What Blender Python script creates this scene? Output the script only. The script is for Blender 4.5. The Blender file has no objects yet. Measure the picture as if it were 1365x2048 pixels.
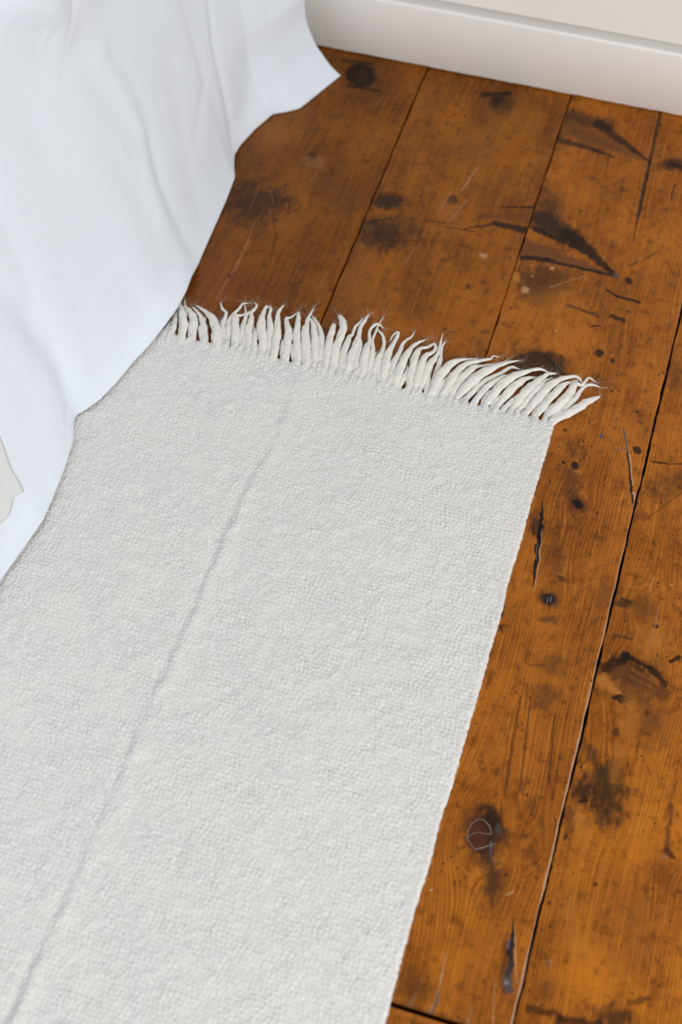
import bpy, math, random
import numpy as np
from mathutils import Matrix, Vector

random.seed(7)
rng = np.random.default_rng(11)
scene = bpy.context.scene
COL = scene.collection

# ------------------------------------------------------------------ camera
F_PX, CAM_H = 2844.0, 1.25                      # 50 mm lens on a 36 mm tall frame
p_, y_, r_ = (math.radians(v) for v in (56.0, -18.0, -0.93))
fwd = np.array([math.sin(y_) * math.cos(p_), math.cos(y_) * math.cos(p_), -math.sin(p_)])
rgt0 = np.array([math.cos(y_), -math.sin(y_), 0.0])
up0 = np.cross(rgt0, fwd)
rgt = math.cos(r_) * rgt0 + math.sin(r_) * up0
upv = -math.sin(r_) * rgt0 + math.cos(r_) * up0
cam_d = bpy.data.cameras.new('camera')
cam = bpy.data.objects.new('camera', cam_d)
COL.objects.link(cam)
cam.matrix_world = Matrix(((rgt[0], upv[0], -fwd[0], 0), (rgt[1], upv[1], -fwd[1], 0),
                           (rgt[2], upv[2], -fwd[2], CAM_H), (0, 0, 0, 1)))
cam_d.sensor_fit = 'VERTICAL'
cam_d.sensor_height = 36.0
cam_d.sensor_width = 24.0
cam_d.lens = 50.0
cam_d.clip_start = 0.01
cam_d.dof.use_dof = True
cam_d.dof.focus_distance = 1.50
cam_d.dof.aperture_fstop = 3.6
scene.camera = cam

# ------------------------------------------------------------------ light
world = bpy.data.worlds.new('room_light')
scene.world = world
world.use_nodes = True
bg = world.node_tree.nodes['Background']
bg.inputs[0].default_value = (0.90, 0.95, 1.0, 1)
bg.inputs[1].default_value = 0.33

def area(name, loc, target, sx, sy, power, color):
    d = bpy.data.lights.new(name, 'AREA')
    d.shape = 'RECTANGLE'
    d.size, d.size_y = sx, sy
    d.energy = power
    d.color = color
    o = bpy.data.objects.new(name, d)
    COL.objects.link(o)
    o.location = loc
    o.rotation_euler = (Vector(target) - Vector(loc)).to_track_quat('-Z', 'Y').to_euler()
    return o

# daylight of the tall window in the right-hand wall of the room
area('window_light', (1.45, -0.85, 1.50), (-0.1, 1.4, 0.15), 1.5, 1.6, 63, (1.0, 0.975, 0.94))

scene.view_settings.view_transform = 'Standard'
scene.view_settings.look = 'None'
scene.view_settings.exposure = 0.0
scene.view_settings.gamma = 1.0
scene.view_settings.use_curve_mapping = False

# ------------------------------------------------------------------ helpers
def ray(u, v):
    return rgt * (u - 682.5) / F_PX - upv * (v - 1024.0) / F_PX + fwd

def fl(u, v, z=0.0):                            # where a sight line meets the level z
    d = ray(u, v)
    t = (z - CAM_H) / d[2]
    return np.array([d[0] * t, d[1] * t])

def on_side(u, v):                              # where it meets the leaning side of the bed
    d = ray(u, v)
    # plane x = -0.56 - 0.14 z
    t = (-0.56 - 0.14 * CAM_H) / (d[0] + 0.14 * d[2])
    q = d * t + np.array([0, 0, CAM_H])
    return q[1], q[2]

def link(name, me, mat=None, parent=None, kind=None, label=None, cat=None, group=None, smooth=True):
    o = bpy.data.objects.new(name, me)
    COL.objects.link(o)
    if mat is not None and me is not None and not me.materials:
        me.materials.append(mat)
    if parent is not None:
        o.parent = parent
    if kind: o['kind'] = kind
    if label: o['label'] = label
    if cat: o['category'] = cat
    if group: o['group'] = group
    if smooth and me is not None:
        me.polygons.foreach_set('use_smooth', [True] * len(me.polygons))
    return o

def mesh_np(name, verts, quads):
    verts = np.asarray(verts, dtype=np.float32)
    quads = np.asarray(quads, dtype=np.int32)
    n = quads.shape[1]
    me = bpy.data.meshes.new(name)
    me.vertices.add(len(verts))
    me.vertices.foreach_set('co', verts.ravel())
    me.loops.add(quads.size)
    me.loops.foreach_set('vertex_index', quads.ravel())
    me.polygons.add(len(quads))
    me.polygons.foreach_set('loop_start', np.arange(0, quads.size, n, dtype=np.int32))
    me.polygons.foreach_set('loop_total', np.full(len(quads), n, dtype=np.int32))
    me.update(calc_edges=True)
    me.validate()
    return me

def grid_quads(nr, nc, off=0, flip=False):
    i = np.arange(nr - 1)[:, None] * nc
    j = np.arange(nc - 1)[None, :]
    a = (i + j).ravel() + off
    q = np.stack([a, a + 1, a + nc + 1, a + nc], 1)
    return q[:, ::-1] if flip else q

def vnoise(x, y, seed=0):                       # smooth value noise
    x = np.asarray(x, float); y = np.asarray(y, float)
    xi = np.floor(x).astype(np.int64); yi = np.floor(y).astype(np.int64)
    fx = x - xi; fy = y - yi
    fx = fx * fx * (3 - 2 * fx); fy = fy * fy * (3 - 2 * fy)
    def h(a, b):
        n = (a * 374761393 + b * 668265263 + seed * 1442695041) & 0xffffffff
        n = ((n ^ (n >> 13)) * 1274126177) & 0xffffffff
        return ((n ^ (n >> 16)) & 0xffff) / 65535.0
    return (h(xi, yi) * (1 - fx) + h(xi + 1, yi) * fx) * (1 - fy) + (h(xi, yi + 1) * (1 - fx) + h(xi + 1, yi + 1) * fx) * fy

# ------------------------------------------------------------------ node helpers
class NT:
    def __init__(self, tree):
        self.t = tree; self.n = tree.nodes; self.l = tree.links
    def put(self, sock, v):
        if v is None: return
        if isinstance(v, bpy.types.NodeSocket): self.l.new(v, sock)
        else: sock.default_value = v
    def m(self, op, a, b=None, c=None, clamp=False):
        n = self.n.new('ShaderNodeMath'); n.operation = op; n.use_clamp = clamp
        for i, v in enumerate((a, b, c)): self.put(n.inputs[i], v)
        return n.outputs[0]
    def v(self, op, a, b=None, s=None):
        n = self.n.new('ShaderNodeVectorMath'); n.operation = op
        self.put(n.inputs[0], a); self.put(n.inputs[1], b)
        if s is not None: self.put(n.inputs['Scale'], s)
        return n.outputs['Value'] if op in ('DOT_PRODUCT', 'LENGTH', 'DISTANCE') else n.outputs[0]
    def comb(self, x, y, z=0.0):
        n = self.n.new('ShaderNodeCombineXYZ')
        for i, v in enumerate((x, y, z)): self.put(n.inputs[i], v)
        return n.outputs[0]
    def sep(self, v):
        n = self.n.new('ShaderNodeSeparateXYZ'); self.put(n.inputs[0], v)
        return n.outputs
    def noise(self, vec, scale, detail=2.0, rough=0.5, dist=0.0):
        n = self.n.new('ShaderNodeTexNoise')
        self.put(n.inputs['Vector'], vec)
        n.inputs['Scale'].default_value = scale; n.inputs['Detail'].default_value = detail
        n.inputs['Roughness'].default_value = rough; n.inputs['Distortion'].default_value = dist
        return n.outputs['Fac']
    def voro(self, vec, scale, feature='F1'):
        n = self.n.new('ShaderNodeTexVoronoi'); n.feature = feature
        self.put(n.inputs['Vector'], vec); n.inputs['Scale'].default_value = scale
        return n.outputs
    def step(self, v, lo, hi, a=0.0, b=1.0):
        n = self.n.new('ShaderNodeMapRange'); n.interpolation_type = 'SMOOTHSTEP'
        self.put(n.inputs[0], v); self.put(n.inputs[1], lo); self.put(n.inputs[2], hi)
        n.inputs[3].default_value = a; n.inputs[4].default_value = b
        return n.outputs[0]
    def mix(self, f, a, b):
        n = self.n.new('ShaderNodeMix'); n.data_type = 'RGBA'
        self.put(n.inputs[0], f)
        for s, v in ((n.inputs[6], a), (n.inputs[7], b)):
            self.put(s, v if isinstance(v, bpy.types.NodeSocket) else (*v, 1.0))
        return n.outputs[2]
    def bump(self, h, strength, dist, normal=None):
        n = self.n.new('ShaderNodeBump')
        n.inputs['Strength'].default_value = strength; n.inputs['Distance'].default_value = dist
        self.put(n.inputs['Height'], h)
        if normal is not None: self.put(n.inputs['Normal'], normal)
        return n.outputs[0]

def new_mat(name):
    mt = bpy.data.materials.new(name); mt.use_nodes = True
    g = NT(mt.node_tree)
    bsdf = mt.node_tree.nodes['Principled BSDF']
    tc = g.n.new('ShaderNodeTexCoord')
    return mt, g, bsdf, tc.outputs['Object']

# group: soft ellipse mask
def make_ell():
    t = bpy.data.node_groups.new('ellipse_mark', 'ShaderNodeTree')
    for nm, ty in (('P', 'NodeSocketVector'), ('C', 'NodeSocketVector'), ('U', 'NodeSocketVector'),
                   ('V', 'NodeSocketVector'), ('Soft', 'NodeSocketFloat'), ('Op', 'NodeSocketFloat'), ('N', 'NodeSocketFloat')):
        t.interface.new_socket(nm, in_out='INPUT', socket_type=ty)
    t.interface.new_socket('Mask', in_out='OUTPUT', socket_type='NodeSocketFloat')
    g = NT(t); i = g.n.new('NodeGroupInput').outputs; o = g.n.new('NodeGroupOutput')
    q = g.v('SUBTRACT', i['P'], i['C'])
    a = g.v('DOT_PRODUCT', q, i['U']); b = g.v('DOT_PRODUCT', q, i['V'])
    d = g.m('SQRT', g.m('ADD', g.m('MULTIPLY', a, a), g.m('MULTIPLY', b, b)))
    lo = g.m('SUBTRACT', 1.0, i['Soft'])
    hi = g.m('ADD', 1.0, g.m('MULTIPLY', i['Soft'], 0.6))
    s = g.step(g.m('ADD', d, g.m('MULTIPLY', i['N'], i['Soft'])), lo, hi, 1.0, 0.0)
    g.l.new(g.m('MULTIPLY', s, i['Op']), o.inputs[0])
    return t

def make_seg():
    t = bpy.data.node_groups.new('streak_mark', 'ShaderNodeTree')
    for nm, ty in (('P', 'NodeSocketVector'), ('A', 'NodeSocketVector'), ('D', 'NodeSocketVector'),
                   ('W0', 'NodeSocketFloat'), ('W1', 'NodeSocketFloat'), ('Soft', 'NodeSocketFloat'), ('Op', 'NodeSocketFloat'), ('N', 'NodeSocketFloat')):
        t.interface.new_socket(nm, in_out='INPUT', socket_type=ty)
    t.interface.new_socket('Mask', in_out='OUTPUT', socket_type='NodeSocketFloat')
    g = NT(t); i = g.n.new('NodeGroupInput').outputs; o = g.n.new('NodeGroupOutput')
    q = g.v('SUBTRACT', i['P'], i['A'])
    tt = g.m('DIVIDE', g.v('DOT_PRODUCT', q, i['D']), g.v('DOT_PRODUCT', i['D'], i['D']), clamp=True)
    d = g.v('LENGTH', g.v('SUBTRACT', q, g.v('SCALE', i['D'], s=tt)))
    w = g.m('ADD', g.m('MULTIPLY', tt, i['W1']), g.m('MULTIPLY', g.m('SUBTRACT', 1.0, tt), i['W0']))
    r = g.m('DIVIDE', d, g.m('MAXIMUM', w, 1e-5))
    lo = g.m('SUBTRACT', 1.0, i['Soft'])
    hi = g.m('ADD', 1.0, g.m('MULTIPLY', i['Soft'], 0.6))
    s = g.step(g.m('ADD', r, g.m('MULTIPLY', i['N'], i['Soft'])), lo, hi, 1.0, 0.0)
    g.l.new(g.m('MULTIPLY', s, i['Op']), o.inputs[0])
    return t

ELL, SEG = make_ell(), make_seg()

# wood colours
DK = (0.014, 0.0055, 0.0025)      # knot / rot
BR = (0.085, 0.026, 0.006)      # brown stain
RB = (0.135, 0.042, 0.009)      # red-brown heart of a spike knot
BK = (0.004, 0.003, 0.003)      # open split
GY = (0.10, 0.085, 0.085)       # dusty grey in a split
LT = (0.50, 0.27, 0.14)         # raw worn wood
PK = (0.40, 0.17, 0.085)        # scuff
OR = (0.46, 0.17, 0.025)        # bright orange patch

def wood_material(name, seed, knots, marks, wear=None, tone=1.0, rings=0.58):
    mt, g, bsdf, P0 = new_mat(name)
    P = P0
    # small wobble so that marks have natural outlines
    wv = g.n.new('ShaderNodeTexNoise'); g.put(wv.inputs['Vector'], P)
    wv.inputs['Scale'].default_value = 95; wv.inputs['Detail'].default_value = 3
    wob = g.v('SCALE', g.v('SUBTRACT', wv.outputs['Color'], (0.5, 0.5, 0.5)), s=0.0075)
    Pw = g.v('MULTIPLY', g.v('ADD', P, wob), (1, 1, 0))
    Pn = g.v('ADD', g.v('SCALE', P, s=0.5), g.v('SCALE', Pw, s=0.5))
    x, y, _ = g.sep(P)
    brk = g.m('ADD', g.m('MULTIPLY', g.m('SUBTRACT', g.noise(g.comb(x, g.m('MULTIPLY', y, 0.35), seed + 30.0), 190.0, 4.0, 0.7), 0.5), 2.6),
              g.m('MULTIPLY', g.m('SUBTRACT', g.noise(P, 60.0, 3.0, 0.6), 0.5), 2.0))
    # grain coordinate that streams around every knot
    psi = x
    for (kx, ky, a, k) in knots:
        dx = g.m('SUBTRACT', x, kx); dy = g.m('MULTIPLY', g.m('SUBTRACT', y, ky), k)
        rr = g.m('MAXIMUM', g.m('ADD', g.m('MULTIPLY', dx, dx), g.m('MULTIPLY', dy, dy)), a * a * 0.8)
        psi = g.m('SUBTRACT', psi, g.m('MULTIPLY', dx, g.m('DIVIDE', a * a, rr)))
    low = g.noise(g.comb(g.m('MULTIPLY', x, 1.0), g.m('MULTIPLY', y, 0.32), seed), 9.0, 2.0)
    psi = g.m('ADD', psi, g.m('MULTIPLY', g.m('SUBTRACT', low, 0.5), 0.030))
    gv = g.comb(psi, g.m('MULTIPLY', y, 0.018), seed * 0.37)
    n1 = g.noise(gv, 520.0, 2.0, 0.6)
    gv2 = g.comb(psi, g.m('MULTIPLY', y, 0.06), seed * 0.71)
    n2 = g.noise(gv2, 95.0, 2.0, 0.55)
    # late-wood lines
    ph = g.m('ADD', g.m('MULTIPLY', psi, 2 * math.pi / 0.0034), g.m('MULTIPLY', n2, 13.0))
    ring = g.m('POWER', g.m('ADD', g.m('MULTIPLY', g.m('SINE', ph), 0.5), 0.5), 2.2)
    ringamt = g.step(g.noise(g.comb(x, g.m('MULTIPLY', y, 0.5), seed + 3.0), 22.0, 2.0), 0.35, 0.7, 0.15, 1.0)
    # blotches
    b1 = g.noise(g.comb(x, g.m('MULTIPLY', y, 0.6), seed + 1.7), 16.0, 3.0, 0.6)
    b2 = g.noise(g.comb(x, g.m('MULTIPLY', y, 0.75), seed + 5.1), 70.0, 3.0, 0.65)
    b3 = g.noise(P, 330.0, 2.0, 0.6)
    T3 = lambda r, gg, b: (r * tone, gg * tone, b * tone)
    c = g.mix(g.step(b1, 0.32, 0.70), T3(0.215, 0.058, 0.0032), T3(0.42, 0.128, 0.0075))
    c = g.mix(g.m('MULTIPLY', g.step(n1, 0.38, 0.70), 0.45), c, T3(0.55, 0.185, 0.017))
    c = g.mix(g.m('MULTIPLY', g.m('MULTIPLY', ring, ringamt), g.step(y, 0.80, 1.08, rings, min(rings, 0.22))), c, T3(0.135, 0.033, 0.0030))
    c = g.mix(g.step(b2, 0.50, 0.76, 0.0, 0.72), c, (0.075, 0.021, 0.0025))
    b4 = g.noise(g.comb(x, g.m('MULTIPLY', y, 0.6), seed + 12.0), 150.0, 3.0, 0.7)
    c = g.mix(g.m('MULTIPLY', g.step(b4, 0.52, 0.70), g.step(b1, 0.65, 0.40, 0.14, 0.62)), c, (0.060, 0.021, 0.0030))
    c = g.mix(g.step(b3, 0.56, 0.78, 0.0, 0.5), c, (0.075, 0.023, 0.004))
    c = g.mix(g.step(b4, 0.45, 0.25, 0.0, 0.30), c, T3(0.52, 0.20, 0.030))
    # pin holes and grime specks
    vo = g.voro(g.comb(x, g.m('MULTIPLY', y, 0.8), seed), 210.0)
    vs = g.sep(vo['Color'])
    clus = g.step(g.noise(g.comb(x, y, seed + 8.0), 26.0, 2.0), 0.36, 0.62)
    rad = g.m('MULTIPLY', g.m('MULTIPLY', g.m('POWER', vs[0], 1.7), clus), 0.36)
    sp = g.m('SUBTRACT', 1.0, g.m('DIVIDE', vo['Distance'], g.m('MAXIMUM', rad, 0.02)), clamp=True)
    sp = g.step(sp, 0.0, 0.5)
    c = g.mix(g.m('MULTIPLY', sp, 0.85), c, (0.018, 0.009, 0.004))
    vo2 = g.voro(g.comb(x, g.m('MULTIPLY', y, 0.7), seed + 20), 46.0)
    vs2 = g.sep(vo2['Color'])
    rad2 = g.m('MULTIPLY', g.m('POWER', vs2[0], 4.0), 0.16)
    sp2 = g.step(g.m('SUBTRACT', 1.0, g.m('DIVIDE', vo2['Distance'], g.m('MAXIMUM', rad2, 0.01)), clamp=True), 0.0, 0.6)
    c = g.mix(g.m('MULTIPLY', sp2, 0.8), c, (0.02, 0.010, 0.005))
    depth = sp
    # the marks one can point at, in order
    for mk in marks:
        if mk[0] == 'E':
            _, cx, cy, rx, ry, colr, op, soft = mk
            C = fl(cx, cy)
            U = fl(cx + rx, cy) - C; V = fl(cx, cy + ry) - C
            nd = g.n.new('ShaderNodeGroup'); nd.node_tree = ELL
            lu, lv = np.linalg.norm(U), np.linalg.norm(V)
            ud = U / lu; vd = np.array([-ud[1], ud[0]])
            nd.inputs['C'].default_value = (C[0], C[1], 0)
            nd.inputs['U'].default_value = (*(ud / lu), 0)
            nd.inputs['V'].default_value = (*(vd / lv), 0)
            nd.inputs['Soft'].default_value = soft; nd.inputs['Op'].default_value = op
            g.l.new(Pw, nd.inputs['P'])
        else:
            _, x0, y0, x1, y1, w0, w1, colr, op, soft = mk
            A = fl(x0, y0); D = fl(x1, y1) - A
            nd = g.n.new('ShaderNodeGroup'); nd.node_tree = SEG
            k = 0.00055
            nd.inputs['A'].default_value = (A[0], A[1], 0); nd.inputs['D'].default_value = (D[0], D[1], 0)
            nd.inputs['W0'].default_value = w0 * k; nd.inputs['W1'].default_value = w1 * k
            nd.inputs['Soft'].default_value = soft; nd.inputs['Op'].default_value = op
            g.l.new(Pw if max(w0, w1) > 5 else Pn, nd.inputs['P'])
            if colr in (BK, GY):
                depth = g.m('MAXIMUM', depth, nd.outputs[0])
        g.l.new(brk, nd.inputs['N'])
        c = g.mix(nd.outputs[0], c, colr)
    for (xe, w, colr, op) in (wear or []):        # worn arris next to an open joint
        wn = g.noise(g.comb(0.0, y, seed + 2.0), 55.0, 4.0, 0.7)
        dd = g.m('ABSOLUTE', g.m('SUBTRACT', x, xe))
        mk = g.m('MULTIPLY', g.step(g.m('DIVIDE', dd, g.m('MULTIPLY', g.m('ADD', wn, -0.12), w * 2.2)), 0.5, 1.0, op, 0.0), g.step(y, 0.60, 1.0, 1.0, 0.12))
        c = g.mix(mk, c, colr)
    g.l.new(c, bsdf.inputs['Base Color'])
    rgh = g.m('ADD', 0.30, g.m('ADD', g.m('MULTIPLY', b2, 0.16), g.m('MULTIPLY', n1, 0.08)))
    g.l.new(rgh, bsdf.inputs['Roughness'])
    bsdf.inputs['IOR'].default_value = 1.47
    bsdf.inputs['Specular IOR Level'].default_value = 0.20
    h = g.m('SUBTRACT', g.m('ADD', g.m('MULTIPLY', n1, 0.20), g.m('ADD', g.m('MULTIPLY', b2, 0.35), g.m('MULTIPLY', b3, 0.18))), g.m('MULTIPLY', depth, 0.9))
    g.l.new(g.bump(h, 0.35, 0.0012), bsdf.inputs['Normal'])
    return mt

def plain_mat(name, col, rough=0.6, nscale=0, namp=0.1, bump=0.0, bscale=200, sheen=0.0):
    mt, g, bsdf, P = new_mat(name)
    if nscale:
        n = g.noise(P, nscale, 3.0, 0.6)
        c = g.mix(g.step(n, 0.3, 0.7), tuple(v * (1 - namp) for v in col), col)
        g.l.new(c, bsdf.inputs['Base Color'])
    else:
        bsdf.inputs['Base Color'].default_value = (*col, 1)
    bsdf.inputs['Roughness'].default_value = rough
    if bump:
        g.l.new(g.bump(g.noise(P, bscale, 3.0, 0.6), bump, 0.001), bsdf.inputs['Normal'])
    if sheen:
        bsdf.inputs['Sheen Weight'].default_value = sheen
        bsdf.inputs['Sheen Roughness'].default_value = 0.6
    return mt

# ------------------------------------------------------------------ floor
SEAMS = {'A': -0.3622, 'B': -0.1660, 'C': 0.0362}
Y0, Y1 = -0.70, 1.545
subfloor = plain_mat('subfloor_dust', (0.020, 0.014, 0.010), 0.95, 60, 0.5)
sv = [(-1.75, Y0, -0.040), (1.05, Y0, -0.040), (1.05, Y1, -0.040), (-1.75, Y1, -0.040),
      (-1.75, Y0, -0.012), (1.05, Y0, -0.012), (1.05, Y1, -0.012), (-1.75, Y1, -0.012)]
floor = link('floor', mesh_np('subfloor', sv, [(3, 2, 1, 0), (4, 5, 6, 7), (0, 1, 5, 4), (1, 2, 6, 5), (2, 3, 7, 6), (3, 0, 4, 7)]),
             subfloor, kind='structure', label='worn varnished orange-brown pine plank floor with dark knots', smooth=False)

def board(x0, x1, ya, yb, mat, seed, dz=0.0, bev=0.0012, gapl=0.0010, gapr=0.0010, wob=0.0005, cuts=()):
    ny = max(2, int((yb - ya) / 0.006))
    ys = np.linspace(ya, yb, ny)
    jl = (vnoise(ys * 45, 0 * ys, seed) - .5) * wob * 2 + (vnoise(ys * 240, 0 * ys, seed + 9) - .5) * wob * .9
    jr = (vnoise(ys * 45, 0 * ys, seed + 1) - .5) * wob * 2 + (vnoise(ys * 240, 0 * ys, seed + 5) - .5) * wob * .9
    xl = x0 + gapl + jl; xr = x1 - gapr + jr
    w = xr - xl
    prof = []
    for fx, ox, z in ((0, 0.0006, -0.0118), (0, 0, -bev * 1.3), (0, bev * 0.35, -bev * 0.4), (0, bev, 0), (0.33, 0, 0.0003), (0.66, 0, 0.0003),
                      (1, -bev, 0), (1, -bev * 0.35, -bev * 0.4), (1, 0, -bev * 1.3), (1, -0.0006, -0.0118)):
        prof.append(np.stack([xl + w * fx + ox, ys, np.full(ny, z + dz)], 1))
    V = np.stack(prof, 1).reshape(-1, 3)
    n = len(prof)
    q = list(map(tuple, grid_quads(ny, n)))
    me = bpy.data.meshes.new('floorboard')
    faces = q + [tuple(range(n - 1, -1, -1))[::-1], tuple((ny - 1) * n + k for k in range(n))[::-1]]
    me.from_pydata([tuple(v) for v in V], [], faces)
    me.update()
    for m_ in (mat if isinstance(mat, list) else [mat]):
        me.materials.append(m_)
    if cuts:
        for pl_ in me.polygons:
            pl_.material_index = sum(pl_.center.y > c_ for c_ in cuts)
    o = link('floorboard', me, None, floor)
    return o

def K(px, py, r_px, k):                          # a knot the grain streams round
    c = fl(px, py); return (c[0], c[1], r_px * 0.00056, k)

marks1 = [
    ('E', 722, 152, 60, 50, BR, .55, .7), ('E', 722, 151, 32, 26, DK, .97, .22), ('S', 690, 122, 750, 128, 9, 5, DK, .7, .7),
    ('S', 695, 172, 760, 182, 5, 4, DK, .75, .6), ('E', 722, 152, 16, 12, (0.035, 0.014, .006), .8, .6),
    ('E', 626, 313, 11, 9, DK, .85, .4), ('E', 628, 325, 26, 16, (0.26, .11, .04), .5, .8),
    ('E', 505, 405, 75, 45, (0.035, .013, .005), .85, .8), ('E', 555, 400, 40, 22, (0.05, .018, .006), .6, .8),
    ('S', 520, 370, 500, 420, 2.5, 1, PK, .25, .9), ('S', 541, 380, 546, 408, 2, 1, PK, .28, .9), ('S', 545, 420, 552, 470, 2.5, 2, BR, .8, .6),
    ('S', 552, 470, 540, 525, 5, 2, (0.07, .016, .006), .6, .8),
    ('S', 512, 440, 470, 545, 1.2, 2, PK, .42, .8), ('S', 500, 480, 440, 590, 1.5, 2, PK, .55, .7), ('S', 480, 520, 430, 600, 1.5, 2, PK, .55, .7),
    ('S', 462, 530, 405, 610, 1.5, 2, PK, .4, .7), ('S', 450, 510, 395, 590, 1.5, 2, PK, .35, .7),
    ('E', 459, 553, 5, 4, BK, .9, .3), ('S', 655, 545, 632, 585, 1.6, 1, PK, .38, .7),
    ('E', 690, 400, 60, 40, BR, .45, .9), ('E', 420, 560, 60, 60, (0.19, .05, .010), .6, .9),
    ('E', 560, 250, 70, 45, (0.33, .12, .022), .35, .9), ('S', 636, 345, 620, 362, 2, 1.5, LT, .3, .7),
]
marks2 = [
    ('E', 1000, 207, 42, 36, BR, .55, .8), ('E', 1002, 208, 25, 20, DK, .97, .3), ('S', 968, 190, 1018, 186, 9, 8, DK, .9, .5), ('S', 1015, 187, 1030, 208, 4, 3, DK, .6, .6),
    ('S', 965, 222, 1010, 228, 3, 3, DK, .5, .7), ('E', 965, 235, 30, 22, BR, .4, .8),
    ('E', 778, 402, 34, 17, DK, .85, .6), ('S', 745, 405, 820, 412, 9, 2, (0.04, .014, .005), .6, .7), ('E', 775, 462, 66, 36, (0.040, .015, .005), .75, .8),
    ('S', 735, 445, 800, 432, 5, 2, DK, .6, .6), ('S', 850, 440, 900, 447, 2.5, 1.5, DK, .6, .6), ('E', 760, 480, 40, 26, DK, .5, .8),
    ('E', 905, 400, 12, 11, DK, .9, .4), ('E', 906, 415, 26, 20, (0.28, .10, .02), .5, .8),
    ('S', 956, 334, 924, 382, 3, 2.5, PK, .7, .5), ('S', 905, 380, 880, 420, 2.5, 2, PK, .5, .6), ('S', 936, 400, 896, 446, 2.5, 2, PK, .6, .6),
    ('S', 1072, 432, 960, 432, 24, 8, RB, .7, .6), ('S', 1075, 414, 1005, 414, 5, 2, DK, .85, .6), ('S', 1062, 463, 990, 447, 13, 7, DK, .9, .55), ('S', 990, 447, 925, 459, 6, 3, (0.05, .018, .006), .8, .6),
    ('S', 950, 463, 870, 450, 3, 1, BR, .7, .6),
    ('E', 970, 512, 7, 6, LT, .6, .5), ('E', 962, 510, 4, 4, LT, .6, .5), ('E', 937, 573, 8, 5, BR, .8, .6),
    ('S', 830, 495, 812, 526, 2.5, 1.5, PK, .5, .6), ('E', 940, 300, 60, 40, (0.20, .07, .012), .45, .9),
    ('E', 1010, 240, 60, 40, OR, .25, .9), ('E', 700, 560, 70, 60, (.22, .065, .010), .4, .9),
]
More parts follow.
